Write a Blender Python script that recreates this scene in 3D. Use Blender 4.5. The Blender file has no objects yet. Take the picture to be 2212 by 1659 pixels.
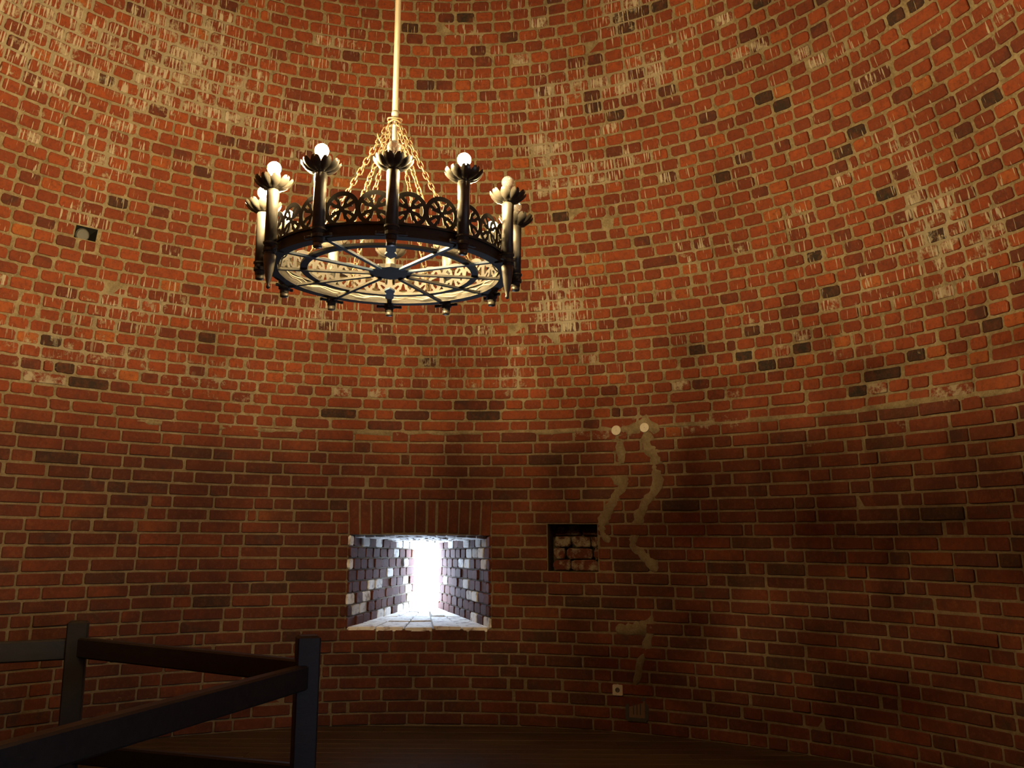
import bpy, math, random
import numpy as np
from mathutils import Vector, Matrix
rnd = random.Random(7)
C = bpy.context.scene.collection
PI = math.pi
# ------------------------------------------------------------------ camera, sky, exposure
FPX, PITCH, ROLL = 1966.488, 0.1715443, 0.00605177
CAM = Vector((0.61012, -4.11623, 1.60928))
def cam_axes():
    cp, sp, cr, sr = math.cos(PITCH), math.sin(PITCH), math.cos(ROLL), math.sin(ROLL)
    fw = Vector((0, cp, sp)); up = Vector((0, -sp, cp)); rt = Vector((1, 0, 0))
    return fw, rt*cr + up*sr, up*cr - rt*sr
FW, RT, UP = cam_axes()
cd = bpy.data.cameras.new('camera'); cd.sensor_width = 36; cd.lens = 36*FPX/2212; cd.clip_start = .03
co = bpy.data.objects.new('camera', cd); C.objects.link(co)
co.matrix_world = Matrix(((RT.x, UP.x, -FW.x, CAM.x), (RT.y, UP.y, -FW.y, CAM.y), (RT.z, UP.z, -FW.z, CAM.z), (0, 0, 0, 1)))
bpy.context.scene.camera = co
SKY = 60.0            # overcast daylight outside, as bright against the lamps as in the photograph
LAMP = 4500.0         # radiance of a lit bulb
wd = bpy.data.worlds.new('daylight'); bpy.context.scene.world = wd; wd.use_nodes = True
bg = wd.node_tree.nodes['Background']; bg.inputs[0].default_value = (.58, .75, 1, 1); bg.inputs[1].default_value = SKY
vs = bpy.context.scene.view_settings
vs.view_transform = 'Standard'; vs.look = 'None'; vs.gamma = 1; vs.use_curve_mapping = False; vs.exposure = 0.0

# ------------------------------------------------------------------ where things stand (metres)
Z0 = 2.6; CH = .104
DR = [4.173,4.182,4.185,4.185,4.18,4.172,4.16,4.145,4.127,4.106,4.082,4.056,4.028,3.998,3.967,3.933,3.899,3.863,3.827,3.79,3.753,3.715,3.677,3.64,3.603,3.566,3.531,3.496,3.462,3.43,3.4,3.371,3.344,3.32,3.298,3.279,3.263,3.25,3.241,3.236]
DZ = [2.6,2.699,2.797,2.896,2.995,3.094,3.192,3.29,3.387,3.484,3.58,3.675,3.77,3.864,3.958,4.051,4.144,4.236,4.328,4.42,4.512,4.603,4.695,4.786,4.878,4.97,5.062,5.155,5.248,5.341,5.436,5.53,5.626,5.721,5.818,5.915,6.013,6.111,6.209,6.308]
for k in range(1, 45):                       # the vault closes above the frame
    a = k/44*PI/2
    DR.append(max(.02, 3.236*math.cos(a))); DZ.append(6.308 + 2.3*math.sin(a))
def rad(z):
    if z <= Z0: return 4.173 - .0822*(z - Z0)
    return float(np.interp(z, DZ, DR))
def wallp(az, z, inset=0.0):
    r = rad(z) - inset
    return Vector((r*math.sin(az), r*math.cos(az), z))
def ray(px, py):
    return FW + RT*((px - 1106)/FPX) + UP*((829.5 - py)/FPX)
def on_wall(px, py, n=60):
    d = ray(px, py); t = 8.0; p = CAM
    for _ in range(n):
        p = CAM + d*t
        R = rad(max(0, min(6.3, p.z)))
        a = d.x*d.x + d.y*d.y; b = 2*(CAM.x*d.x + CAM.y*d.y); c = CAM.x**2 + CAM.y**2 - R*R
        t = .5*t + .5*(-b + math.sqrt(b*b - 4*a*c))/(2*a)
    return math.atan2(p.x, p.y), p.z
def to_px(p):
    v = Vector(p) - CAM; w = v.dot(FW)
    if w <= .1: return None
    return 1106 + FPX*v.dot(RT)/w, 829.5 - FPX*v.dot(UP)/w, w

# ------------------------------------------------------------------ materials
def mat(name):
    m = bpy.data.materials.new(name); m.use_nodes = True
    nt = m.node_tree; return m, nt, nt.nodes['Principled BSDF']
class G:
    def __init__(s, nt): s.nt = nt
    def n(s, t, **k):
        q = s.nt.nodes.new(t)
        for a, b in k.items(): setattr(q, a, b)
        return q
    def put(s, sock, v):
        if hasattr(v, 'is_output'): s.nt.links.new(v, sock)
        else: sock.default_value = v
    def math(s, op, a, b=0.0, clamp=False):
        q = s.n('ShaderNodeMath', operation=op, use_clamp=clamp); s.put(q.inputs[0], a); s.put(q.inputs[1], b); return q.outputs[0]
    def noise(s, vec, scale, detail=3, rough=.6):
        q = s.n('ShaderNodeTexNoise'); s.put(q.inputs['Vector'], vec); q.inputs['Scale'].default_value = scale
        q.inputs['Detail'].default_value = detail; q.inputs['Roughness'].default_value = rough; return q.outputs[0]
    def ramp(s, f, stops):
        q = s.n('ShaderNodeValToRGB'); s.put(q.inputs[0], f); e = q.color_ramp.elements
        while len(e) < len(stops): e.new(.5)
        for el, (p, c) in zip(e, stops):
            el.position = p; el.color = (*c, 1) if len(c) == 3 else c
        return q.outputs[0]
    def mix(s, f, a, b, mode='MIX'):
        q = s.n('ShaderNodeMix', data_type='RGBA', blend_type=mode); s.put(q.inputs[0], f)
        for k, v in ((6, a), (7, b)):
            if not hasattr(v, 'is_output') and len(v) == 3: v = (*v, 1)
            s.put(q.inputs[k], v)
        return q.outputs[2]
    def mapr(s, v, a, b, c=0.0, d=1.0):
        q = s.n('ShaderNodeMapRange'); s.put(q.inputs[0], v)
        for k, x in zip((1, 2, 3, 4), (a, b, c, d)): s.put(q.inputs[k], x)
        return q.outputs[0]
    def bump(s, h, strength, dist, bs):
        q = s.n('ShaderNodeBump'); q.inputs['Strength'].default_value = strength; q.inputs['Distance'].default_value = dist
        s.put(q.inputs['Height'], h); s.nt.links.new(q.outputs[0], bs.inputs['Normal'])
def masonry(name, is_brick):
    m, nt, bs = mat(name); g = G(nt)
    pos = g.n('ShaderNodeNewGeometry').outputs['Position']
    sx = g.n('ShaderNodeSeparateXYZ'); g.put(sx.inputs[0], pos)
    az = g.math('ARCTAN2', sx.outputs[0], sx.outputs[1])
    cyl = g.n('ShaderNodeCombineXYZ'); g.put(cyl.inputs[0], g.math('MULTIPLY', az, 4.1)); g.put(cyl.inputs[1], sx.outputs[2])
    st = g.n('ShaderNodeVectorMath', operation='MULTIPLY'); g.put(st.inputs[0], cyl.outputs[0]); st.inputs[1].default_value = (1, .09, 1)
    drip = g.noise(st.outputs[0], 58, 2, .45)
    fine = g.noise(pos, 60, 5, .7); mid = g.noise(pos, 13, 4, .65); big = g.noise(pos, 2.2, 3, .6)
    at = g.n('ShaderNodeAttribute', attribute_name='wear'); sc = g.n('ShaderNodeSeparateColor'); g.put(sc.inputs[0], at.outputs['Color'])
    tint, dark, smear = sc.outputs[0], sc.outputs[1], sc.outputs[2]
    mort = g.ramp(g.math('ADD', g.math('MULTIPLY', mid, .6), g.math('MULTIPLY', fine, .4)), [(.3, (.080, .058, .030)), (.5, (.175, .138, .080)), (.7, (.27, .225, .145))])
    mort = g.mix(g.mapr(smear, .45, 1, 0, .55), mort, (.36, .33, .27))
    mort = g.mix(g.mapr(sx.outputs[2], 2.2, 2.9, .45, 0), mort, (.085, .052, .026))  # mortar darkened below the springing: lamp fall-off painted into its colour
    if is_brick:
        base = g.ramp(tint, [(0, (.050, .015, .010)), (.2, (.105, .022, .010)), (.5, (.175, .036, .012)), (.8, (.225, .050, .014)), (1, (.28, .085, .020))])
        base = g.mix(g.mapr(mid, .3, .75, 0, .55), base, (.075, .020, .012))
        base = g.mix(g.mapr(fine, .62, .78, 0, .6), base, (.28, .14, .07))
        lower = g.mapr(sx.outputs[2], 2.2, 2.9, .86, 0)                # duller brick low down, plus lamp fall-off painted in as darkening
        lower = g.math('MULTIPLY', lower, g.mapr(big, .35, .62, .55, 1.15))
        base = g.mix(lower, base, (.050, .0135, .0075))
        blot = g.mapr(g.noise(pos, 7, 2), .52, .62, 0, 1)
        base = g.mix(g.math('MULTIPLY', blot, g.mapr(tint, .1, .35, .75, 0)), base, (.03, .015, .012))
        base = g.mix(g.math('MULTIPLY', dark, g.mapr(mid, .3, .55, .7, 1)), base, (.017, .013, .010))
        # lime washed over the brick: a film where the noise passes a threshold that falls with smear, and drips
        pale = g.mapr(g.noise(pos, 24, 4, .75), .48, .72, 0, .22)
        base = g.mix(pale, base, (.21, .085, .038))
        deep = g.mapr(g.noise(pos, 31, 3, .7), .50, .66, 0, .45)
        base = g.mix(deep, base, (.055, .016, .009))
        thr = g.mapr(smear, 0, 1, .80, .42)
        nz = g.math('ADD', g.math('MULTIPLY', mid, .66), g.math('ADD', g.math('MULTIPLY', big, .17), g.math('MULTIPLY', fine, .17)))
        film = g.mapr(g.math('SUBTRACT', nz, thr), -.02, .07)
        dthr = g.mapr(smear, .2, .8, .69, .53)
        hi = g.mapr(sx.outputs[2], 2.9, 3.4)
        dr = g.math('MULTIPLY', g.mapr(g.math('SUBTRACT', drip, dthr), 0, .03), hi)
        cover = g.math('MULTIPLY', g.math('MAXIMUM', film, dr, True), .9)
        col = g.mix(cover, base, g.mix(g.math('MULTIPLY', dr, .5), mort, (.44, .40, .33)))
        col = g.mix(g.math('MULTIPLY', g.mapr(smear, .88, 1), g.mapr(mid, .3, .5, .3, .95)), col, (.72, .70, .66))
        g.bump(g.math('ADD', g.math('MULTIPLY', fine, .5), g.math('ADD', g.math('MULTIPLY', mid, .8), cover)), .5, .006, bs)
    else:
        col = mort
        g.bump(g.math('ADD', fine, g.math('MULTIPLY', mid, 1.5)), .7, .008, bs)
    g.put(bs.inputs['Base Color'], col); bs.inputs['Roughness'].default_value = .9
    bs.inputs['Specular IOR Level'].default_value = .25
    return m
def plain(name, col, rough=.5, metal=0.0, nscale=0, namp=.4, bump=0.0, dark=None):
    m, nt, bs = mat(name); g = G(nt)
    bs.inputs['Roughness'].default_value = rough; bs.inputs['Metallic'].default_value = metal
    if nscale:
        tc = g.n('ShaderNodeTexCoord').outputs['Object']; f = g.noise(tc, nscale, 4, .65)
        g.put(bs.inputs['Base Color'], g.mix(g.mapr(f, .3, .7, 0, namp), col, dark or tuple(c*.3 for c in col)))
        if bump: g.bump(f, bump, .004, bs)
    else: bs.inputs['Base Color'].default_value = (*col, 1)
    return m
def wood(name, c1, c2, axis=0, rough=.6):
    m, nt, bs = mat(name); g = G(nt); tc = g.n('ShaderNodeTexCoord').outputs['Object']
    mp = g.n('ShaderNodeVectorMath', operation='MULTIPLY'); g.put(mp.inputs[0], tc)
    sv = [14, 14, 14]; sv[axis] = 1.2; mp.inputs[1].default_value = sv
    oi = g.n('ShaderNodeObjectInfo').outputs['Random']
    ad = g.n('ShaderNodeVectorMath', operation='ADD'); g.put(ad.inputs[0], mp.outputs[0]); cx = g.n('ShaderNodeCombineXYZ'); g.put(cx.inputs[0], g.math('MULTIPLY', oi, 90)); g.put(ad.inputs[1], cx.outputs[0])
    f = g.noise(ad.outputs[0], 2.2, 5, .65)
    col = g.mix(g.mapr(f, .3, .7), c1, c2)
    col = g.mix(g.mapr(oi, 0, 1, 0, .35), col, c1)
    g.put(bs.inputs['Base Color'], col); bs.inputs['Roughness'].default_value = rough; g.bump(f, .4, .003, bs)
    return m
def emit(name, col, s):
    m, nt, bs = mat(name); nt.nodes.remove(bs)
    e = nt.nodes.new('ShaderNodeEmission'); e.inputs[0].default_value = (*col, 1); e.inputs[1].default_value = s
    nt.links.new(e.outputs[0], nt.nodes['Material Output'].inputs[0]); return m
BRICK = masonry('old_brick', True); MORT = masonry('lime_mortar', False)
IRON = plain('dark_iron', (.034, .030, .025), .68, .15, 30, .5, .3)
TUBE = plain('grey_iron_tube', (.095, .088, .078), .48, .5, 18, .55, .2)
PAN = plain('pressed_tin', (.12, .108, .09), .38, .6, 25, .4)
BLUE = plain('blue_grey', (.022, .05, .10), .6, 0, 20, .3)  # bluish tone for the spears and the near-side spokes
CHAIN = plain('rusty_chain', (.095, .060, .028), .6, .3, 60, .4)
ROD = plain('pale_rod', (.070, .054, .035), .5, .1, 10, .3)
GLASS, _nt, _b = mat('clear_glass'); _b.inputs['Transmission Weight'].default_value = .93; _b.inputs['Base Color'].default_value = (.8, .8, .8, 1); _b.inputs['Roughness'].default_value = .06; _b.inputs['IOR'].default_value = 1.45
DARKWOOD = wood('dark_oak', (.005, .004, .0035), (.017, .014, .012), 0, .55)
PLANK = wood('floor_oak', (.03, .016, .007), (.085, .048, .022), 0, .6)
WHITEP = plain('white_plastic', (.40, .35, .28), .5, 0, 20, .25)

GREYP = plain('grey_plaster', (.30, .25, .18), .9, 0, 22, .6, .8)
BLACK = plain('matt_black', (.01, .009, .008), .9)  # near-black, for the brick hole and the subfloor

# ------------------------------------------------------------------ object helpers
def mesh_obj(name, V, F, m, parent=None, origin=None, smooth=False, wear=None):
    me = bpy.data.meshes.new(name)
    V = np.asarray(V, float)
    if origin is not None: V = V - np.asarray(origin)[None, :]
    me.from_pydata(V.tolist(), [], F); me.update()
    if wear is not None:
        a = me.color_attributes.new('wear', 'FLOAT_COLOR', 'POINT'); a.data.foreach_set('color', np.asarray(wear, np.float32).ravel())
    if smooth: me.polygons.foreach_set('use_smooth', [True]*len(me.polygons))
    me.materials.append(m)
    o = bpy.data.objects.new(name, me); C.objects.link(o)
    if parent is not None: o.parent = parent
    if origin is not None: o.location = origin
    return o
def empty(name, loc=(0, 0, 0), rz=0, **k):
    o = bpy.data.objects.new(name, None); C.objects.link(o); o.location = loc; o.rotation_euler = (0, 0, rz); o.empty_display_size = .1
    for a, b in k.items(): o[a] = b
    return o
class MB:
    def __init__(s): s.V = []; s.F = []
    def add(s, V, F):
        n = len(s.V); s.V += [tuple(v) for v in V]; s.F += [tuple(i + n for i in f) for f in F]
    def lathe(s, prof, seg=20, c=(0, 0, 0), cap=True):
        V = []; F = []; n = len(prof)
        for j in range(seg):
            a = 2*PI*j/seg
            for r, z in prof: V.append((c[0] + r*math.cos(a), c[1] + r*math.sin(a), c[2] + z))
        for j in range(seg):
            k = (j + 1) % seg
            for i in range(n - 1): F.append((j*n + i, k*n + i, k*n + i + 1, j*n + i + 1))
        if cap:
            F.append(tuple(j*n for j in range(seg))[::-1]); F.append(tuple(j*n + n - 1 for j in range(seg)))
        s.add(V, F)
    def ring(s, prof, seg=72, c=(0, 0, 0)):          # closed section swept round z
        V = []; F = []; n = len(prof)
        for j in range(seg):
            a = 2*PI*j/seg
            for r, z in prof: V.append((c[0] + r*math.cos(a), c[1] + r*math.sin(a), c[2] + z))
        for j in range(seg):
            k = (j + 1) % seg
            for i in range(n): F.append((j*n + i, k*n + i, k*n + (i + 1) % n, j*n + (i + 1) % n))
        s.add(V, F)
    def beam(s, a, b, w, h, bev=.0, up=Vector((0, 0, 1)), w2=None, h2=None):
        a = Vector(a); b = Vector(b); d = (b - a).normalized(); sd = d.cross(up)
        if sd.length < 1e-4: sd = Vector((1, 0, 0))
        sd.normalize(); u = sd.cross(d); w2 = w2 or w; h2 = h2 or h
        def sec(W, H, p, sc=1.0):
            W, H = W*.5*sc, H*.5*sc; e = bev
            q = [(-W + e, -H), (W - e, -H), (W, -H + e), (W, H - e), (W - e, H), (-W + e, H), (-W, H - e), (-W, -H + e)] if bev else [(-W, -H), (W, -H), (W, H), (-W, H)]
            return [p + sd*x + u*y for x, y in q]
        V = sec(w, h, a) + sec(w2, h2, b); n = len(V)//2
        if bev:
            i0 = sec(w - 2*bev, h - 2*bev, a - d*bev*.0, 1); 
        F = [(i, (i + 1) % n, n + (i + 1) % n, n + i) for i in range(n)] + [tuple(range(n))[::-1], tuple(range(n, 2*n))]
        s.add(V, F)
    def tube(s, pts, r, seg=8, closed=False):
        pts = [Vector(p) for p in pts]; n = len(pts); V = []; F = []
        ref = Vector((0, 0, 1))
        for i, p in enumerate(pts):
            t = (pts[(i + 1) % n] - pts[i - 1]) if (closed or 0 < i < n - 1) else (pts[min(i + 1, n - 1)] - pts[max(i - 1, 0)])
            t.normalize()
            if abs(t.dot(ref)) > .95: ref = Vector((1, 0, 0))
            x = t.cross(ref).normalized(); y = x.cross(t); ref = -y if False else ref
            rr = r[i] if isinstance(r, (list, tuple)) else r
            for k in range(seg):
                a = 2*PI*k/seg; V.append(p + x*math.cos(a)*rr + y*math.sin(a)*rr)
        m = n if closed else n - 1
        for i in range(m):
            j = (i + 1) % n
            for k in range(seg):
                l = (k + 1) % seg; F.append((i*seg + k, i*seg + l, j*seg + l, j*seg + k))
        if not closed: F += [tuple(range(seg))[::-1], tuple(range((n - 1)*seg, n*seg))]
        s.add(V, F)
    def build(s, name, m, parent=None, smooth=False, origin=None): return mesh_obj(name, s.V, s.F, m, parent, origin, smooth)

# ------------------------------------------------------------------ wear of the masonry: lime run-offs, burnt bricks and one painted daylight patch
SM = [(40,40,150,110,.75),(250,70,170,80,.6),(440,60,120,80,.8),(440,190,110,90,.4),(330,190,70,150,.4),(150,330,120,70,.35),(225,350,50,40,.6),(190,465,60,40,.75),
      (730,90,60,40,.6),(620,260,160,90,.35),(1340,25,70,45,.8),(1410,150,60,40,.7),(1200,190,60,40,.5),(1330,200,90,60,.4),(1235,400,100,16,.85),(1330,350,110,18,.65),
      (1200,660,45,60,.9),(1225,700,40,30,.8),(1105,820,22,50,.7),(50,745,110,55,.65),(240,660,110,35,.7),(380,660,100,35,.6),(480,820,90,40,.6),(300,820,140,50,.35),
      (640,690,110,25,.5),(700,680,40,30,.5),(900,830,230,22,.4),(1000,760,60,30,.3),(1850,600,70,50,.4),(1980,480,50,70,.6),(2060,530,60,90,.65),(2160,500,60,80,.5),(1950,330,30,45,.7),
      (1850,330,50,30,.5),(1900,640,40,25,.5),(1860,770,110,50,.45),(1640,700,60,20,.5),(1600,400,50,40,.3),(1730,480,60,40,.45),(1500,60,60,40,.4),(1620,110,50,30,.4),(1990,250,30,40,.4),
      (340,920,40,14,.9),(380,930,20,12,.7),(520,925,60,14,.8),(590,935,20,10,.7),(900,938,60,10,.5),(1100,940,60,12,.6),(1250,938,90,10,.95),(1360,925,60,22,1.),(1480,920,60,14,.8),
      (1640,905,60,12,.8),(1510,920,30,16,.8),(1790,895,50,10,.5),(2000,862,40,12,.9),(2090,845,30,16,.9),(2170,845,30,14,.6),(550,590,40,60,.6),(1030,60,40,30,.4),(1195,330,30,30,.5),
      (140,1480,260,130,.42),(1950,930,20,40,.6),(1765,975,16,25,.7),(1910,985,25,15,.6),(1700,1020,200,60,.1),(230,750,90,40,.5),(100,150,90,60,.4),(2120,300,60,60,.3),(1350,1350,40,25,.9),(1400,1400,20,50,.5),(2010,450,40,30,.6),  # first entry: daylight patch low on the left, painted in as pale smear
      (560,300,200,140,.2),(960,290,160,60,.3),(1180,290,60,60,.4),(700,600,200,80,.12),(1500,550,60,20,.5),(1720,560,90,16,.4),(2150,30,60,50,.5),(1830,100,70,30,.5)]
SMW = []
for px, py, rx, ry, s in SM:
    a, z = on_wall(px, py); SMW.append((a, z, rx/240*1.0, ry/245*1.0, s))
SMW = np.array(SMW)
def smear_at(P):
    P = np.asarray(P); az = np.arctan2(P[:, 0], P[:, 1]); z = P[:, 2]
    d = ((az[:, None] - SMW[None, :, 0])*4/SMW[None, :, 2])**2 + ((z[:, None] - SMW[None, :, 1])/SMW[None, :, 3])**2
    g = (SMW[None, :, 4]*np.exp(-d*.8)).sum(1)
    base = np.where(z > 2.65, .25 + .08*np.sin(az*3.1 + 1) , .17)
    return np.clip(base + .85*(1 - np.exp(-g)), 0, 1)
BURNT = [(870,52),(1365,52),(1395,18),(1418,10),(1640,5),(1330,245),(1265,228),(1678,235),(236,185),(265,443),(2140,210),(1945,25),(1975,20),(917,787),(465,738),(1612,713),(1505,753),(1870,813),(1985,770),
         (1050,900),(712,898),(43,920),(115,987),(447,982),(270,1050),(235,835),(865,995),(155,800),(1230,465),(1780,630),(1575,370),(1690,1232),(1630,1178),(1925,1205),(2170,1208),(1395,1225),(1390,30),
         (1190,1000),(1305,1067),(620,1248),(1590,1252),(745,1100),(1815,340),(1850,300),(2125,705),(1635,230),(1250,1300),(1440,1080),(1880,955),(2010,1110),(430,1310),(570,1280),(210,1250)]
BW = [on_wall(*b) for b in BURNT]

# ------------------------------------------------------------------ brick geometry
def brick_geo(q, n, ju, jv, proud, back=.045, rough=1.0, crisp=False):
    """one brick filling quad q=(p00,p10,p11,p01) seen from n; joints ju, jv; rounded irregular outline, bevelled arris"""
    p00, p10, p11, p01 = q
    w = (p10 - p00).length; h = (p01 - p00).length
    a, b = ju*.5/w, jv*.5/h
    c = (.005 if crisp else .009)*rough; r = rnd.random
    def cu(): return (c*(.4 + 1.6*r()))/w
    def cv(): return (c*(.4 + 1.3*r()))/h
    def j(s=.0022): return (r() - .5)*2*s*rough
    if r() < (.06 if crisp else .22): a += .006/w*r()*2
    pts = []
    u0, u1, v0, v1 = a, 1 - a, b, 1 - b
    for (x, y, sx, sy, fl) in ((u0, v0, 1, 1, 0), (u1, v0, -1, 1, 1), (u1, v1, -1, -1, 0), (u0, v1, 1, -1, 1)):
        k1 = (x, y + sy*cv()); k2 = (x + sx*cu(), y)
        pr = [k1, k2] if not fl else [k2, k1]
        pts += pr
        if (x, y) == (u0, v0): pts += [(u0 + (u1 - u0)*(.3 + .06*r()), v0 + j()/h), (u0 + (u1 - u0)*(.68 + .06*r()), v0 + j()/h)]
        if (x, y) == (u1, v0): pts += [(u1 + j()/w, .5)]
        if (x, y) == (u1, v1): pts += [(u0 + (u1 - u0)*(.68 + .06*r()), v1 + j()/h), (u0 + (u1 - u0)*(.3 + .06*r()), v1 + j()/h)]
        if (x, y) == (u0, v1): pts += [(u0 + j()/w, .5)]
    def P(u, v): return (p00*(1 - u) + p10*u)*(1 - v) + (p01*(1 - u) + p11*u)*v
    bev = .0045*rough; N = len(pts); fr = []; ed = []; bk = []
    tu, tv = (r() - .5)*.006*rough, (r() - .5)*.005*rough
    for u, v in pts:
        iu = u + (.5 - u)*2*bev/w; iv = v + (.5 - v)*2*bev/h
        pr = proud + tu*(u - .5) + tv*(v - .5)
        fr.append(P(iu, iv) + n*pr); ed.append(P(u, v) + n*(pr - bev*.9)); bk.append(P(u, v) - n*back)
    V = fr + ed + bk
    F = [tuple(range(N))]
    for i in range(N):
        k = (i + 1) % N
        F.append((i, N + i, N + k, k)); F.append((N + i, 2*N + i, 2*N + k, N + k))
    return V, F
class Bin:
    def __init__(s): s.V = []; s.F = []; s.W = []; s.n = 0
    def add(s, V, F, W):
        s.V.append(np.array([tuple(v) for v in V])); s.F += [tuple(i + s.n for i in f) for f in F]; s.W.append(W); s.n += len(V)
    def build(s, name, parent, kind=None):
        if not s.n: return None
        o = mesh_obj(name, np.vstack(s.V), s.F, BRICK, parent, wear=np.vstack(s.W))
        if kind: o['kind'] = kind
        return o
def wear_of(V, tint, dark, extra=0.0, cap=.84):
    P = np.array([tuple(v) for v in V]); s = np.clip(smear_at(P) + extra, 0, cap)
    return np.stack([np.full(len(P), tint), np.full(len(P), dark), s, np.ones(len(P))], 1)

# openings in the wall: (az0, az1, z0, z1)
aL = on_wall(750, 1260)[0]; aR = on_wall(1060, 1260)[0]
zc = lambda i: Z0 - CH*i
WIN1 = (aL, aR, zc(17), zc(9)); WC = (aL + aR)/2; WH = (aR - aL)/2
A2 = math.radians(124); WIN2 = (A2 - WH, A2 + WH, zc(17), zc(9))
n0 = on_wall(1183, 1190)[0]; n1 = on_wall(1291, 1190)[0]; NICHE = (n0, n1, zc(12), zc(8))
h0, hz = on_wall(187, 502)
ri = max(k for k in range(40) if DZ[k] <= hz); HOLE = (h0 - .021, h0 + .021, DZ[ri], DZ[ri + 1])
OPEN = [WIN1, WIN2, NICHE, HOLE]
ARCH = [(WIN1[0], WIN1[1], zc(9), zc(6)), (WIN2[0], WIN2[1], zc(9), zc(6))]

# shell of mortar behind the bricks
azs = sorted(set([round(-PI + k*PI/90, 6) for k in range(180)] + [o[0] for o in OPEN] + [o[1] for o in OPEN]))
zsl = sorted(set([zc(i) for i in range(26)] + DZ[1:]))
zsl[0] = -.2
def in_open(a, z): return any(o[0] < a < o[1] and o[2] < z < o[3] for o in OPEN)
WALLS = {k: empty(k, kind='structure') for k in ('wall_left', 'wall_back', 'wall_right', 'wall_front', 'ceiling')}
def side(az):
    d = math.degrees(az)
    return 'wall_left' if -100 < d < -22 else 'wall_back' if -22 <= d < 17 else 'wall_right' if 17 <= d < 100 else 'wall_front'
REC = -.010
shell = {k: ([], []) for k in WALLS}
for zi in range(len(zsl) - 1):
    za, zb = zsl[zi], zsl[zi + 1]; zm = (za + zb)/2
    for ai in range(len(azs)):
        a = azs[ai]; b = azs[(ai + 1) % len(azs)]
        if b < a: b += 2*PI
        am = (a + b)/2
        if in_open(am, zm) or in_open(am - 2*PI, zm): continue
        k = 'ceiling' if zm > Z0 else side(am if am <= PI else am - 2*PI)
        V, F = shell[k]; n = len(V)
        V += [wallp(a, za, REC), wallp(b, za, REC), wallp(b, zb, REC), wallp(a, zb, REC)]; F.append((n + 3, n + 2, n + 1, n))
for k, (V, F) in shell.items():
    if V:
        W = np.stack([np.full(len(V), .5), np.zeros(len(V)), smear_at(np.array([tuple(v) for v in V])), np.ones(len(V))], 1)
        mesh_obj('mortar_bed', [tuple(v) for v in V], F, MORT, WALLS[k], wear=W)

# bricks of the round wall and the vault
jobs = []        # (wall, quad, normal, ju, jv, proud, crisp, az, z, tint, dark)
def lay(az0, az1, za, zb, crisp):
    am, zm = (az0 + az1)/2, (za + zb)/2
    for o in OPEN + ARCH:
        if o[2] < zm < o[3]:
            for sft in (0, 2*PI, -2*PI):
                lo, hi = o[0] + sft, o[1] + sft
                if az0 < hi and az1 > lo:
                    if az0 < lo - .009 and az1 > hi + .009: lay(az0, lo, za, zb, crisp); lay(hi, az1, za, zb, crisp); return
                    if az0 < lo - .009: az1 = lo
                    elif az1 > hi + .009: az0 = hi
                    else: return
    if (az1 - az0)*rad(zm) < .04: return
    q = (wallp(az0, za), wallp(az1, za), wallp(az1, zb), wallp(az0, zb))
    nn = (q[3] - q[0]).cross(q[1] - q[0]).normalized()
    if nn.dot(Vector((math.sin(am), math.cos(am), 0))) > 0: nn = -nn
    am = (az0 + az1)/2; amn = (am + PI) % (2*PI) - PI
    t = min(1, max(0, rnd.gauss(.5, .2) if not crisp else rnd.gauss(.42, .2)))
    dk = 1.0 if rnd.random() < (.004 if not crisp else .008) else 0.0
    if crisp: dk *= .55
    for (ba, bz) in BW:
        if az0 <= ba <= az1 and za <= bz <= zb: dk = .62 if crisp else .95
    jobs.append(('ceiling' if zm > Z0 else side(amn), q, nn, crisp, amn, zm, t, dk))
P3 = .827; ST, HD = .331, .165
for i in range(25):
    za, zb = zc(i + 1), zc(i); R = rad((za + zb)/2); per = round(2*PI*R/P3)
    sc = 2*PI*R/(per*P3)
    s = (i*.43 % 1)*P3 + rnd.uniform(-.09, .09); x = s
    end = s + 2*PI*R; k = 0
    patt = [ST, ST, HD]
    while x < end - .02:
        w = patt[k % 3]*sc
        if rnd.random() < .04: w *= .5
        w += rnd.uniform(-.011, .011)
        w = min(w, end - x)
        if end - x - w < .05: w = end - x
        lay(-PI + x/R, -PI + (x + w)/R, za, zb, True); x += w; k += 1
for i in range(39 + 37):
    za, zb = DZ[i], DZ[i + 1]; R = (DR[i] + DR[i + 1])/2; n = round(2*PI*R/.1655); w0 = 2*PI*R/n
    x = (i % 2)*w0*.5 + rnd.uniform(-.02, .02); end = x + 2*PI*R; 
    pst = .45 if i < 3 else .03
    while x < end - .02:
        w = w0*(2 if rnd.random() < pst else 1)*(.55 if rnd.random() < .02 else 1)*rnd.uniform(.96, 1.04); w = min(w, end - x)
        if end - x - w < .05: w = end - x
        lay(-PI + x/R, -PI + (x + w)/R, za, zb, False); x += w
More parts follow.
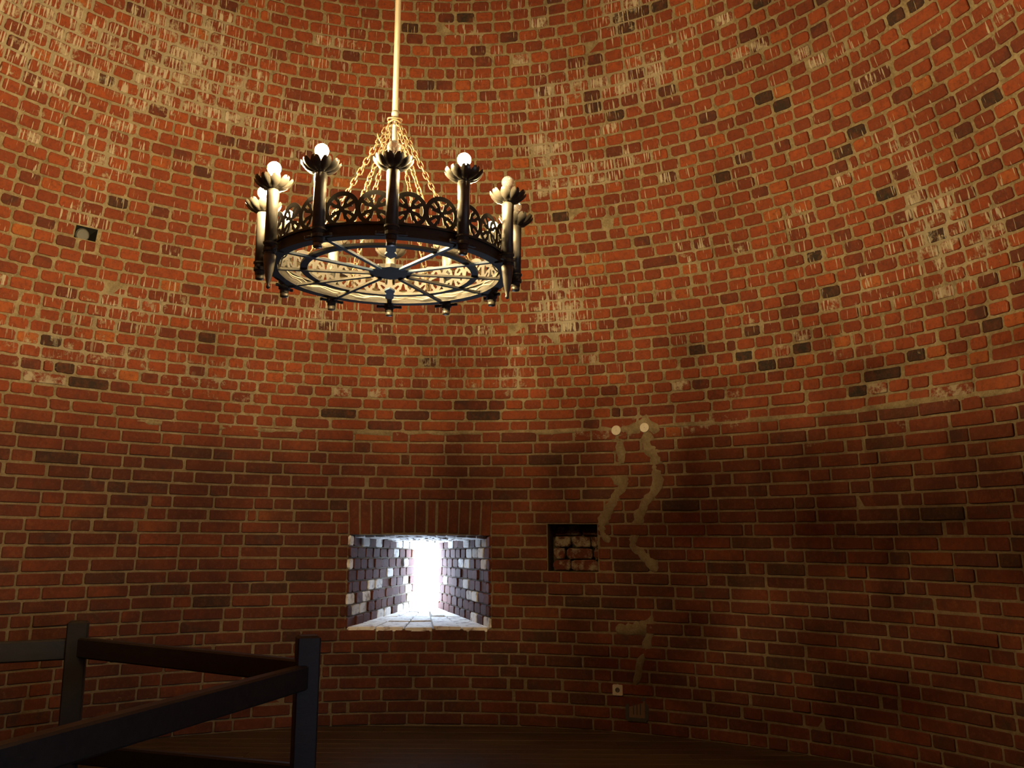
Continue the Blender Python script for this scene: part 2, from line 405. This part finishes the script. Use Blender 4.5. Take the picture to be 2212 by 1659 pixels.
# which bricks show, and how large
shown = {k: [] for k in WALLS}
for jn, jb in enumerate(jobs):
    pp = [to_px(p) for p in jb[1]]
    if all(p and -40 < p[0] < 2252 and -40 < p[1] < 1699 for p in pp):
        xs = [p[0] for p in pp]; ys = [p[1] for p in pp]
        vis = sum(1 for x, y in zip(xs, ys) if 0 <= x <= 2212 and 0 <= y <= 1659)
        area = abs(sum(xs[i]*ys[(i + 1) % 4] - xs[(i + 1) % 4]*ys[i] for i in range(4)))/2
        if vis: shown[jb[0]].append((area*vis/4, jn))
single = set()
for k, v in shown.items():
    v.sort(reverse=True); single |= {jn for _, jn in v[:300]}
rest = {k: Bin() for k in WALLS}
for jn, (wn, q, nn, crisp, az, z, t, dk) in enumerate(jobs):
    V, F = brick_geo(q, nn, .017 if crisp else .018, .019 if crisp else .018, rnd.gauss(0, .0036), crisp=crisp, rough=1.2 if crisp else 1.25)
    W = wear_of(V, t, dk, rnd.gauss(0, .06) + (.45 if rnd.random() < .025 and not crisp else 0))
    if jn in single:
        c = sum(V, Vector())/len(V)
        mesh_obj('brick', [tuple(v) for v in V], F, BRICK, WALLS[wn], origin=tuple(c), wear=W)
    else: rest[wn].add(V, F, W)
for k, b in rest.items(): b.build('brickwork', WALLS[k], 'stuff')

# ------------------------------------------------------------------ windows: splayed brick embrasures with a narrow outer slit
DEPTH, WO = 1.5, .135
def embrasure(name, op, ac, WO=WO):
    w = empty(name, kind='structure')
    o = Vector((math.sin(ac), math.cos(ac), 0)); t = Vector((math.cos(ac), -math.sin(ac), 0))
    Ro = 4.25 + DEPTH
    zs0, zs1, zt0, zt1 = op[2], op[2] + .075, op[3], 1.612
    NU = 14
    def back(u, z): return o*Ro + t*((u*2 - 1)*WO) + Vector((0, 0, z))
    def front(u, z, inset=REC): return wallp(op[0] + (op[1] - op[0])*u, z, inset)
    mb = MB()
    for i in range(NU):
        u, v = i/NU, (i + 1)/NU
        mb.add([front(u, zs0), front(v, zs0), back(v, zs1), back(u, zs1)], [(0, 1, 2, 3)])
        mb.add([front(u, zt0), front(v, zt0), back(v, zt1), back(u, zt1)], [(3, 2, 1, 0)])
    for u in (0, 1):
        mb.add([front(u, zs0), front(u, zt0), back(u, zt1), back(u, zs1)], [(0, 1, 2, 3) if u else (3, 2, 1, 0)])
    b = mb.build('mortar_bed', MORT, w)
    # jamb bricks, laid in eight courses down each splay
    def q4(a, b_, c, d, n, extra, tm=.45, ju=.012, jv=.012, pr=.012, rough=1.3, nm='brick'):
        V, F = brick_geo((a, b_, c, d), n, ju, jv, pr + rnd.gauss(0, .004), back=.02, rough=rough)
        W = wear_of(V, min(1, max(0, rnd.gauss(tm, .2))), 0, extra, 1.0)
        mesh_obj(nm, [tuple(v) for v in V], F, BRICK, w, origin=tuple(sum(V, Vector())/len(V)), wear=W)
    for u in (0, 1):
        A, B, Cc, D = front(u, zs0, 0), front(u, zt0, 0), back(u, zt1), back(u, zs1)
        n = (B - A).cross(D - A).normalized()
        if n.dot(t*(1 if u == 0 else -1)) < 0: n = -n
        for rw in range(8):
            v0, v1 = rw/8, (rw + 1)/8; x = 0
            first = True
            while x < .995:
                d = (.055 if (rw % 2 and first) else .105)*rnd.uniform(.9, 1.1); first = False; y = min(1, x + d)
                if 1 - y < .04: y = 1
                def pt(x_, v_): return (A*(1 - x_) + D*x_)*(1 - v_) + (B*(1 - x_) + Cc*x_)*v_
                white = rnd.random()
                q4(pt(x, v0), pt(y, v0), pt(y, v1), pt(x, v1), n, (rnd.uniform(.74, .95) if white < .32 else .35 if white < .6 else .12), .45)
                x = y
    # ceiling bricks and the arch of upright bricks above
    def arc(u): return op[3] - .012 + .028*(1 - (2*u - 1)**2)
    nb = 13
    for i in range(nb):
        u0, u1 = i/nb, (i + 1)/nb
        bow = (i - 6)/6*.012
        za, zb = arc((u0 + u1)/2), zc(6)
        s0 = (0, bow*0, 0)
        a0 = op[0] + (op[1] - op[0])*u0; a1 = op[0] + (op[1] - op[0])*u1
        q = (wallp(a0, za), wallp(a1, za), wallp(a1 + bow*.3, zb), wallp(a0 + bow*.3, zb))
        nn = -Vector((math.sin((a0 + a1)/2), math.cos((a0 + a1)/2), 0))
        V, F = brick_geo(q, nn, .014, .014, rnd.gauss(0, .002), back=.12, crisp=True)
        mesh_obj('brick', [tuple(v) for v in V], F, BRICK, w, origin=tuple(sum(V, Vector())/len(V)), wear=wear_of(V, min(1, max(0, rnd.gauss(.4, .12))), 0, 0))
        for k in range(7):
            x0, x1 = .06 + k*.134, .06 + (k + 1)*.134 + .002
            off = (k % 2)*.5/nb
            def cp(u_, x_):
                u_ = min(1, max(0, u_)); return front(u_, arc(u_) , 0)*(1 - x_) + back(u_, zt1)*x_ - Vector((0, 0, .012))
            if u0 + off < 1:
                q4(cp(u0 + off, x0), cp(u1 + off, x0), cp(u1 + off, x1), cp(u0 + off, x1), Vector((0, 0, -1)), .8, .5, .010, .010, .004)
    # worn sill slabs
    for i in range(5):
        for k in range(4):
            u0, u1 = i/5, (i + 1)/5; x0, x1 = k/4, (k + 1)/4
            def sp(u_, x_): return front(u_, zs0, 0)*(1 - x_) + back(u_, zs1)*x_
            q = (sp(u0, x0), sp(u1, x0), sp(u1, x1), sp(u0, x1))
            V, F = brick_geo(q, Vector((0, 0, 1)), .010, .012, .012 + rnd.uniform(0, .012), back=.02, rough=1.5)
            mesh_obj('sill_slab', [tuple(v) for v in V], F, BRICK, w, origin=tuple(sum(V, Vector())/len(V)), wear=wear_of(V, .5, 0, 1.2, .98))
    # daylight portal across the slit
    ld = bpy.data.lights.new('daylight_portal', 'AREA'); ld.shape = 'RECTANGLE'; ld.size = 2*WO + .02; ld.size_y = zt1 - zs1 + .02
    ld.cycles.is_portal = True
    lo = bpy.data.objects.new('daylight_portal', ld); C.objects.link(lo)
    z_ = -(-o); x_ = t; y_ = z_.cross(x_)
    p = o*(Ro + .01) + Vector((0, 0, (zt1 + zs1)/2))
    lo.matrix_world = Matrix(((x_.x, y_.x, z_.x, p.x), (x_.y, y_.y, z_.y, p.y), (x_.z, y_.z, z_.z, p.z), (0, 0, 0, 1)))
    return w
embrasure('window_1', WIN1, WC)
embrasure('window_2', WIN2, A2, .22)

# ------------------------------------------------------------------ the broken niche right of the window
def box_recess(op, depth, parent, name, m):
    mb = MB()
    f = [wallp(op[0], op[2], REC), wallp(op[1], op[2], REC), wallp(op[1], op[3], REC), wallp(op[0], op[3], REC)]
    b = [wallp(op[0], op[2], -depth), wallp(op[1], op[2], -depth), wallp(op[1], op[3], -depth), wallp(op[0], op[3], -depth)]
    mb.add(f + b, [(0, 1, 5, 4), (1, 2, 6, 5), (2, 3, 7, 6), (3, 0, 4, 7), (7, 6, 5, 4)])
    return mb.build(name, m, parent)
box_recess(NICHE, .30, WALLS['wall_back'], 'niche', MORT)
nw = NICHE[1] - NICHE[0]
for rw in range(4):
    za, zb = zc(12 - rw), zc(11 - rw); x = NICHE[0] + .006
    dep = (.085, .10, .13, .25)[rw]
    while x < NICHE[1] - .006:
        w = rnd.choice((.028, .04, .055)); y = min(NICHE[1] - .002, x + w)
        if NICHE[1] - y < .012: y = NICHE[1] - .002
        dd = dep + rnd.uniform(-.02, .02)
        q = (wallp(x, za, -dd), wallp(y, za, -dd), wallp(y, zb, -dd), wallp(x, zb, -dd))
        nn = -Vector((math.sin(x), math.cos(x), 0))
        V, F = brick_geo(q, nn, .008, .01, 0, back=.06, rough=2.2)
        mesh_obj('brick', [tuple(v) for v in V], F, BRICK, WALLS['wall_back'], origin=tuple(sum(V, Vector())/len(V)), wear=wear_of(V, rnd.uniform(.2, .6), 0, rnd.choice((.5, .7, .9))))
        x = y
# the missing brick high on the left, with a round fitting set in it
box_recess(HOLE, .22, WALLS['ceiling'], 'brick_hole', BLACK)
fc = wallp(h0 - .004, (HOLE[2] + HOLE[3])/2 - .01, -.035); fo = Vector((math.sin(h0), math.cos(h0), .25)).normalized()
ft = empty('round_fitting', fc, label='round dark fitting set in a missing-brick hole high on the left wall', category='fitting')
def disc_to(name, m, parent, prof, axis, seg=24, loc=(0, 0, 0), smooth=False):
    mb = MB(); mb.lathe(prof, seg); o = mb.build(name, m, parent, smooth=smooth)
    o.rotation_mode = 'QUATERNION'; o.rotation_quaternion = Vector((0, 0, 1)).rotation_difference(axis); o.location = loc; return o
disc_to('housing', IRON, ft, [(.0, .0), (.052, .0), (.056, -.01), (.056, -.10), (.0, -.10)], -fo)
disc_to('lens', plain('grey_lens', (.045, .045, .038), .35), ft, [(0, .004), (.044, .004), (.046, 0), (0, 0)], -fo, loc=-fo*.002)

# ------------------------------------------------------------------ filled chases, junction covers, socket
def patch(path, widths, wall, name='mortar_patch', inset=.007, m=GREYP):
    pts = [on_wall(x, y) for x, y in path]; V = []; F = []
    fine = []
    for i in range(len(pts) - 1):
        for k in range(4):
            f = k/4; fine.append((pts[i][0]*(1 - f) + pts[i + 1][0]*f, pts[i][1]*(1 - f) + pts[i + 1][1]*f, widths[i]*(1 - f) + widths[i + 1]*f))
    fine.append((*pts[-1], widths[-1]))
    for i, (a, z, w) in enumerate(fine):
        a0 = fine[max(0, i - 1)]; a1 = fine[min(len(fine) - 1, i + 1)]
        dx, dz = (a1[0] - a0[0])*4.2, a1[1] - a0[1]; L = math.hypot(dx, dz) or 1; nx, nz = -dz/L, dx/L
        end = .3 if i in (0, len(fine) - 1) else 1
        wl, wr = w*end*(.5 + rnd.uniform(-.14, .2)), w*end*(.5 + rnd.uniform(-.14, .2))
        for s_, ins in ((-wl, -.008), (-wl*.8, inset*.7), (0, inset), (wr*.8, inset*.7), (wr, -.008)):
            V.append(wallp(a + nx*s_/4.2, z + nz*s_, ins + rnd.uniform(-.001, .001)))
    for i in range(len(fine) - 1):
        for k in range(4): F.append((i*5 + k, i*5 + k + 1, i*5 + k + 6, i*5 + k + 5))
    c = sum(V, Vector())/len(V)
    W = np.tile(np.array([[.5, 0, .35, 1]]), (len(V), 1))
    return mesh_obj(name, [tuple(v) for v in V], F, m, WALLS[wall], origin=tuple(c), smooth=True, wear=W)
for pth, ws in (([(1333, 935), (1334, 960), (1345, 990), (1340, 1000)], [.10, .13, .08, .07]), ([(1340, 1000), (1322, 1018), (1330, 1040), (1342, 1035), (1345, 1050), (1330, 1075), (1318, 1095), (1305, 1120), (1298, 1138)], [.07, .08, .07, .12, .11, .08, .08, .11, .08]),
                ([(1300, 1135), (1302, 1152), (1316, 1172)], [.08, .07, .05]), ([(1290, 928), (1330, 930), (1370, 925), (1393, 915), (1425, 930)], [.05, .06, .09, .16, .07]),
                ([(1395, 930), (1402, 965), (1418, 990), (1412, 1010), (1424, 1035), (1412, 1065), (1392, 1088), (1380, 1115), (1374, 1150), (1366, 1175)], [.12, .12, .1, .08, .10, .09, .09, .09, .08, .08]),
                ([(1364, 1170), (1372, 1185), (1392, 1200), (1408, 1218), (1418, 1235)], [.07, .06, .08, .09, .06]),
                ([(1330, 1358), (1352, 1362), (1385, 1356), (1408, 1345)], [.08, .10, .10, .09]), ([(1408, 1330), (1404, 1365), (1396, 1400), (1380, 1440), (1372, 1480)], [.07, .08, .07, .06, .08])):
    patch(pth, ws, 'wall_back' if pth[0][0] < 1300 else 'wall_right' if side(on_wall(*pth[0])[0]) == 'wall_right' else 'wall_back', m=MORT)
for pth in ([(290, 909), (420, 921), (560, 928), (700, 933)], [(700, 933), (850, 935), (1000, 935), (1150, 934), (1290, 928)], [(1420, 920), (1600, 910), (1800, 892), (2000, 866), (2205, 842)]):
    patch(pth, [.034, .046, .040, .048, .040][:len(pth)], {290: 'wall_left', 700: 'wall_back', 1420: 'wall_right'}[pth[0][0]], inset=.004, m=MORT)
def wall_disc(name, px, py, r, label, cat, parts, group=None):
    a, z = on_wall(px, py); n = -Vector((math.sin(a), math.cos(a), 0)); p = wallp(a, z, .008)
    e = empty(name, p, label=label, category=cat)
    if group: e['group'] = group
    disc_to('cover_plate', WHITEP, e, [(0, -.012), (r, -.012), (r, .006), (r*.94, .010), (0, .011)], n, 32)
    disc_to('screw', GREYP, e, [(0, .010), (.004, .010), (.004, .0125), (0, .0125)], n, 8)
    return e
wall_disc('junction_cover', 1332, 930, .044, 'round white junction box cover with a clean dark edge, left one of the pair', 'cover', 0)
wall_disc('junction_cover', 1393, 924, .042, 'round white junction box cover surrounded by pale mortar, right one of the pair', 'cover', 0)
a, z = on_wall(1335, 1490); nrm = -Vector((math.sin(a), math.cos(a), 0)); tg = Vector((math.cos(a), -math.sin(a), 0))
e = empty('wall_socket', wallp(a, z, .008), label='small square beige wall socket low on the wall right of the window', category='socket')
mb = MB(); mb.beam(-nrm*.012, nrm*.010, .088, .088, .006); mb.build('socket_plate', WHITEP, e)
disc_to('socket_well', IRON, e, [(0, .0095), (.02, .0095), (.02, .0115), (.017, .0115), (.017, .0100), (0, .0100)], nrm, 20)
a, z = on_wall(1376, 1532); nrm = -Vector((math.sin(a), math.cos(a), 0)); tg = Vector((math.cos(a), -math.sin(a), 0))
e = empty('vent_plate', wallp(a, z, .006), label='dark square metal plate low on the wall below the beige socket', category='vent')
mb = MB(); hs = .085
cs = [tg*x + Vector((0, 0, y)) for x, y in ((-hs, -hs), (hs, -hs), (hs, hs), (-hs, hs))]
for i in range(4): mb.beam(cs[i] - nrm*.01, cs[(i + 1) % 4] - nrm*.01, .03, .018, 0, up=nrm)
mb.build('frame', IRON, e)
mb = MB(); mb.beam(-nrm*.014, -nrm*.004, .15, .15); mb.build('panel', plain('brown_panel', (.10, .05, .025), .7), e)
mb = MB()
for k in (-.03, .0, .03): mb.beam(tg*k + Vector((0, 0, -.045)) - nrm*.002, tg*k + Vector((0, 0, .045)) - nrm*.002, .007, .006)
mb.build('bar', IRON, e)

# ------------------------------------------------------------------ plank floor
fl = empty('floor', kind='structure')
mb = MB(); mb.lathe([(0, -.16), (4.6, -.16), (4.6, -.031), (0, -.031)], 90); mb.build('subfloor', BLACK, fl)
pw = .158; y = -4.3
FA = math.radians(-2)
row = 0
while y < 4.32:
    y0, y1 = y, min(y + pw - .006, 4.33); ym = max(abs(y0), abs(y1)) if y0*y1 > 0 else max(abs(y0), abs(y1))
    hx = math.sqrt(max(0, 4.39**2 - min(abs(y0), abs(y1))**2)); xs = [-hx]
    x = -hx + rnd.uniform(.8, 3)
    while x < hx - .5: xs.append(x); x += rnd.uniform(2.2, 3.4)
    xs.append(hx)
    if hx > .3:
        for i in range(len(xs) - 1):
            cx = (xs[i] + xs[i + 1])/2; cy = (y0 + y1)/2; L = xs[i + 1] - xs[i] - .004
            mb = MB(); mb.beam((-L/2, 0, 0), (L/2, 0, 0), y1 - y0, .03, .003)
            o = mb.build('plank', PLANK, fl); o.location = (cx, cy, -.015 + rnd.uniform(-.002, .002))
    y += pw; row += 1

# ------------------------------------------------------------------ timber railing by the stair, lower left
def at(px, py, Y):
    d = ray(px, py); return CAM + d*(((Y - CAM.y))/d.y)
def at_depth(px, py, w): return CAM + ray(px, py)*w
def zat(px, py, z):
    d = ray(px, py); return CAM + d*((z - CAM.z)/d.z)
rl = None
A = at_depth(165, 1400, 5.9); B = at_depth(663, 1440, 5.0)
rl = empty('timber_railing', (B.x, B.y, 0), label='dark timber railing with square posts and rails in the lower left corner', category='railing')
off = Vector((B.x, B.y, 0))
def rpart(mb, name): 
    mb.V = [tuple(Vector(v) - off) for v in mb.V]; return mb.build(name, DARKWOOD, rl)
def post(p, top, yaw, w=.125):
    x = Vector((math.cos(yaw), math.sin(yaw), 0)); mb = MB()
    mb.beam((p.x, p.y, 0), (p.x, p.y, top - .012), w, w, .008, up=x)
    mb.beam((p.x, p.y, top - .012), (p.x, p.y, top), w, w, .008, up=x, w2=w - .03, h2=w - .03)
    mb2 = rpart(mb, 'post'); return mb2
zA = at_depth(165, 1342, 5.9).z; zB = at_depth(663, 1373, 5.0).z
post(A, zA, math.radians(20)); post(B, zB, math.radians(20))
def rail(p, q, h, t, name='rail'):
    mb = MB(); mb.beam(p, q, t, h, .010); rpart(mb, name)
zr = .95
pa = Vector((A.x, A.y, zr - .03)); pb = Vector((B.x, B.y, zr - .05)); rail(pa, pb, .125, .07)
pl = zat(-60, 1397, zr); dl = Vector((pl.x - A.x, pl.y - A.y, 0)).normalized()
while math.hypot(pl.x, pl.y) < 4.27: pl = pl + dl*.02
rail(Vector((pl.x - .0, pl.y, zr - .05)), Vector((A.x, A.y, zr - .04)), .13, .07)
pn = zat(-120, 1640, .935); rail(Vector((B.x, B.y, .935 - .06)), Vector((pn.x, pn.y, .935 - .06)), .13, .075)
rail(Vector((A.x, A.y, .27)), Vector((B.x, B.y, .36)), .12, .05, 'lower_rail')
rail(Vector((B.x, B.y, .34)), Vector((pn.x, pn.y, .34)), .12, .05, 'lower_rail')

# ------------------------------------------------------------------ chandelier
HX, HY, HZ = .03, .045, 2.84
CR, RR, IR = .60, .545, .40
ch = empty('chandelier', (HX, HY, HZ), math.radians(7.95), label='round wrought iron chandelier with pierced rim and twelve candle lamps on a long rod', category='chandelier')
mb = MB(); mb.ring([(RR - .010, .015), (RR + .010, .015), (RR + .010, .068), (RR - .010, .068)], 96); mb.ring([(RR - .02, .062), (RR + .02, .062), (RR + .02, .072), (RR - .02, .072)], 96); mb.ring([(RR - .026, .010), (RR + .022, .010), (RR + .022, .022), (RR - .026, .022)], 96)
mb.build('rim', IRON, ch)
mb = MB(); mb.ring([(IR - .017, .018), (IR + .017, .018), (IR + .017, .030), (IR - .017, .030)], 96); mb.build('inner_ring', IRON, ch)
mb = MB(); hp = []
for j in range(24):
    r = .108 if j % 2 == 0 else .098; hp.append((r*math.cos(PI*j/12), r*math.sin(PI*j/12)))
mb.add([(x, y, .018) for x, y in hp] + [(x, y, .036) for x, y in hp] , [tuple(range(24))[::-1], tuple(range(24, 48))] + [(i, (i + 1) % 24, 24 + (i + 1) % 24, 24 + i) for i in range(24)])
mb.lathe([(.0, .036), (.03, .036), (.022, .06), (0, .066)], 16); mb.build('hub', IRON, ch)
for k in range(12):
    a = k*PI/6; d = Vector((math.sin(a), -math.cos(a), 0)); mb = MB()
    if k in (0, 6):
        s = Vector((math.cos(a), math.sin(a), 0)); zz = Vector((0, 0, 1))
        out = [(.54, .012), (.46, .012), (.43, .022), (.36, .022), (.34, .016), (.31, .026), (.285, .024), (.245, 0), (.285, -.024), (.31, -.026), (.34, -.016), (.36, -.022), (.43, -.022), (.46, -.012), (.54, -.012)]
        V = [d*r + s*w + zz*.012 for r, w in out] + [d*r + s*w + zz*.020 for r, w in out]; n = len(out)
        mb.add(V, [tuple(range(n)), tuple(range(n, 2*n))[::-1]] + [(i, (i + 1) % n, n + (i + 1) % n, n + i) for i in range(n)])
        mb.build('spoke', BLUE, ch)
    else:
        mb.beam(d*.095 + Vector((0, 0, .016)), d*.54 + Vector((0, 0, .016)), .020, .010, 0); mb.build('spoke', BLUE if k in (1, 2, 11, 10) else IRON, ch)
# pierced rosettes of the rim
def rosette_mesh():
    rr = [0, .013, .034, .048, .060, .0795]; NA = 48; th = .0022
    holes = []
    V = []; F = []; idx = {}
    def solid(i, k):
        a = (k + .5)*360/NA
        if i == 0: return True
        if i == 4: return True
        da = min(abs((a - c + 180) % 360 - 180) for c in (0, 90, 180, 270)); db = min(abs((a - c + 180) % 360 - 180) for c in (45, 135, 225, 315))
        if i == 1: return da > 17
        if i == 2: return not (da < 17) and not (db < 4)
        if i == 3: return not (da < 21) and not (db < 8)
        return True
    def vid(r, a, s):
        key = (round(r, 5), a % NA if r > 0 else 0, s)
        if key not in idx:
            A_ = 2*PI*(a % NA)/NA; x, z = r*math.sin(A_), r*math.cos(A_); ang = x/RR; R_ = RR + s*th
            V.append((R_*math.sin(ang), -R_*math.cos(ang), z)); idx[key] = len(V) - 1
        return idx[key]
    for i in range(5):
        for k in range(NA):
            if not solid(i, k): continue
            for s in (-1, 1):
                q = [vid(rr[i], k, s), vid(rr[i], k + 1, s), vid(rr[i + 1], k + 1, s), vid(rr[i + 1], k, s)]
                if i == 0: q = q[1:]
                F.append(tuple(q if s < 0 else q[::-1]))
            def wall(r0, a0, r1, a1): F.append((vid(r0, a0, -1), vid(r1, a1, -1), vid(r1, a1, 1), vid(r0, a0, 1)))
            if i == 4 or not solid(i + 1, k): wall(rr[i + 1], k, rr[i + 1], k + 1)
            if i > 0 and not solid(i - 1, k): wall(rr[i], k + 1, rr[i], k)
            if i > 0 and not solid(i, (k + 1) % NA): wall(rr[i + 1], k + 1, rr[i], k + 1)
            if i > 0 and not solid(i, (k - 1) % NA): wall(rr[i], k, rr[i + 1], k)
    me = bpy.data.meshes.new('rosette'); me.from_pydata(V, [], F); me.update(); me.materials.append(IRON); return me
rm = rosette_mesh()
for k in range(24):
    o = bpy.data.objects.new('rosette', rm); C.objects.link(o); o.parent = ch; o.location = (0, 0, .137); o.rotation_euler = (0, 0, (k + .5)*2*PI/24)
# candles
def new_mesh(mb, name, m, smooth=False):
    me = bpy.data.meshes.new(name); me.from_pydata([tuple(v) for v in mb.V], [], mb.F); me.update(); me.materials.append(m)
    if smooth: me.polygons.foreach_set('use_smooth', [True]*len(me.polygons))
    return me
TOPZ = .288
mb = MB(); mb.lathe([(.026, .02), (.026, TOPZ - .05), (.0275, TOPZ - .04), (.0275, TOPZ - .01), (.020, TOPZ)], 20)
tube_me = new_mesh(mb, 'candle_tube', TUBE, True)
mb = MB()
for k in range(10):
    a = 2*PI*k/10
    for j in range(5):
        pass
    rows = [(.016, .000, .004), (.036, .001, .012), (.055, .007, .019), (.071, .020, .022), (.082, .033, .015), (.084, .037, .004)]
    V = []; F = []
    for r, z, w in rows:
        for f in (-1, -.5, 0, .5, 1):
            rr_ = r - abs(f)*.0; x = f*w; zz = z + .010*f*f*(r/.08)
            V.append((rr_*math.cos(a) - x*math.sin(a), rr_*math.sin(a) + x*math.cos(a), zz))
    for i in range(5):
        for j in range(4): F.append((i*5 + j, i*5 + j + 1, i*5 + j + 6, i*5 + j + 5))
    n = len(V); V2 = [(x, y, z - .0018) for x, y, z in V]
    mb.add(V, F); mb.add(V2, [f[::-1] for f in F])
mb.lathe([(.0, -.004), (.022, -.004), (.026, .003), (0, .005)], 16)
pan_me = new_mesh(mb, 'drip_pan', PAN, True)
def globe(): 
    mb = MB(); pr = [(.010, 0), (.012, .010), (.015, .018)]
    for k in range(12): 
        t_ = -50 + k*140/12; pr.append((.0295*math.cos(math.radians(t_)), .044 + .0295*math.sin(math.radians(t_))))
    pr.append((.0005, .0735)); mb.lathe(pr, 24); return mb
glass_me = new_mesh(globe(), 'bulb', GLASS, True)
mb = MB(); mb.lathe([(.013, -.055), (.0135, .004), (.0105, .012), (.0, .014)], 14); base_me = new_mesh(mb, 'bulb_base', PAN, True)
mb = MB(); mb.tube([(-.004, 0, .012), (-.006, 0, .038), (-.003, .002, .043), (.003, -.002, .043), (.006, 0, .038), (.004, 0, .012)], .0008, 5); fil_me = new_mesh(mb, 'filament', PAN)
mb = MB(); mb.lathe([(.012, -.020), (.022, -.018), (.022, .0), (.029, .002), (.029, .016), (.022, .020)], 18)
mb.beam((-.055, .0, .010), (.055, .0, .010), .014, .012, .002); mb.lathe([(.0, .003), (.009, .004), (.009, .016), (0, .017)], 10, (.058, 0, 0)); mb.lathe([(.0, .003), (.009, .004), (.009, .016), (0, .017)], 10, (-.058, 0, 0))
mb.beam((0, .0, .010), (0, .06, .010), .018, .010, 0)
clamp_me = new_mesh(mb, 'clamp', IRON)
mb = MB(); mb.lathe([(.024, 0), (.0275, -.004), (.025, -.03), (.019, -.075), (.011, -.118), (.006, -.135), (.009, -.139), (.009, -.146), (.003, -.152)], 18); cone_me = new_mesh(mb, 'finial', TUBE, True)
mb = MB(); mb.lathe([(.020, -.018), (.020, -.036), (.017, -.040), (.0, -.040)], 16); stub_me = new_mesh(mb, 'end_cap', PAN, True)
mb = MB(); mb.ring([(.0265, .035), (.031, .035), (.031, .043), (.0265, .043)], 20); mb.tube([(.0, .031, .039), (.012, .045, .050), (.004, .052, .066), (-.010, .048, .062)], .0035, 6); hook_me = new_mesh(mb, 'scroll', IRON)
def child(me, name, p, loc=(0, 0, 0), rz=0):
    o = bpy.data.objects.new(name, me); C.objects.link(o); o.parent = p; o.location = loc; o.rotation_euler = (0, 0, rz); return o
LITS = {-30: 1.1, -60: 1.5, -90: 1.4, 30: .55, 120: .35, -120: .9}      # the lamps are of unequal wattage
for k in range(12):
    dg = k*30 if k <= 6 else k*30 - 360; a = math.radians(dg)
    c = child(tube_me, 'candle_tube', ch, (CR*math.sin(a), -CR*math.cos(a), 0), a)
    child(clamp_me, 'clamp', c); child(hook_me, 'scroll', c)
    if abs(dg) == 60: child(cone_me, 'finial', c, (0, 0, -.012))
    else: child(stub_me, 'end_cap', c)
    child(pan_me, 'drip_pan', c, (0, 0, TOPZ), rnd.random())
    if dg in LITS:
        b = child(new_mesh(globe(), 'bulb', emit('lit_bulb', (1, .715, .33), LAMP*LITS[dg]), True), 'bulb', c, (0, 0, TOPZ + .052)); b['label'] = 'lit glowing bulb'
        child(base_me, 'bulb_base', c, (0, 0, TOPZ + .046))
    else:
        b = child(glass_me, 'bulb', c, (0, 0, TOPZ + .052)); b['label'] = 'unlit clear glass bulb'
        child(base_me, 'bulb_base', c, (0, 0, TOPZ + .046)); child(fil_me, 'filament', c, (0, 0, TOPZ + .052))
# rod, binding and chains
RB = .78
mb = MB(); mb.lathe([(.0145, RB + .02), (.0145, 8.61 - HZ)], 14); mb.build('rod', ROD, ch, True)
mb = MB(); mb.lathe([(.009, RB - .16), (.011, RB - .15), (.011, RB + .02), (.017, RB + .03), (.017, RB + .05), (.0145, RB + .06)], 14)
mb.build('rod_end', plain('grey_steel', (.35, .33, .3), .4, .6), ch, True)
mb = MB(); mb.tube([(.030*math.cos(t*PI/12), .030*math.sin(t*PI/12), RB + .004*math.sin(t*PI/4)) for t in range(24)], .005, 8, True)
mb.tube([(.034*math.cos(t*PI/12), .034*math.sin(t*PI/12), RB + .014 + .004*math.cos(t*PI/6)) for t in range(24)], .004, 8, True); mb.build('binding_ring', CHAIN, ch, True)
mb = MB(); L, w = .040, .011; pts = []
for t in range(6): pts.append((w*math.cos(PI*t/5), 0, L/2 - w + w*math.sin(PI*t/5)))
for t in range(6): pts.append((-w*math.cos(PI*t/5), 0, -L/2 + w - w*math.sin(PI*t/5)))
mb.tube(pts, .0031, 6, True); link_me = new_mesh(mb, 'link', CHAIN, True)
for k, dg in enumerate((30, 90, 150, -150, -90, -30)):
    a = math.radians(dg); top = Vector((.026*math.sin(a), -.026*math.cos(a), RB - .005)); bot = Vector((IR*math.sin(a), -IR*math.cos(a), .045))
    c = empty('chain', top); c.parent = ch
    d = bot - top; Ln = d.length; n = int(Ln/.031); qd = Vector((0, 0, 1)).rotation_difference(d.normalized())
    for j in range(n + 1):
        p = d*((j + .4)/(n + .8)); o = bpy.data.objects.new('link', link_me); C.objects.link(o); o.parent = c; o.location = p
        o.rotation_mode = 'QUATERNION'
        from mathutils import Quaternion
        o.rotation_quaternion = qd @ Quaternion((0, 0, 1), (j % 2)*PI/2 + a + rnd.uniform(-.25, .25))
    if dg in (90, -90, 150):                                        # loose chain end left dangling out at the top
        s = 1 if dg > 0 else -1
        mb = MB(); mb.tube([(s*.05, -.02, RB - .13), (s*.066, -.022, RB - .11), (s*.078, -.024, RB - .085), (s*.080, -.024, RB - .070)], .004, 6); mb.build('chain_end', CHAIN, ch, True)
# wiring that runs round inside the rim
mb = MB(); 
for q in range(2):
    mb.tube([((.505 + .008*math.sin(t*.9 + q*2))*math.cos(t*PI/36), (.505 + .008*math.sin(t*.9 + q*2))*math.sin(t*PI/36), .030 + .01*q + .006*math.sin(t*1.7 + q)) for t in range(72)], .0035, 6, True)
mb.build('wiring', plain('pale_cable', (.22, .19, .15), .6), ch, True)
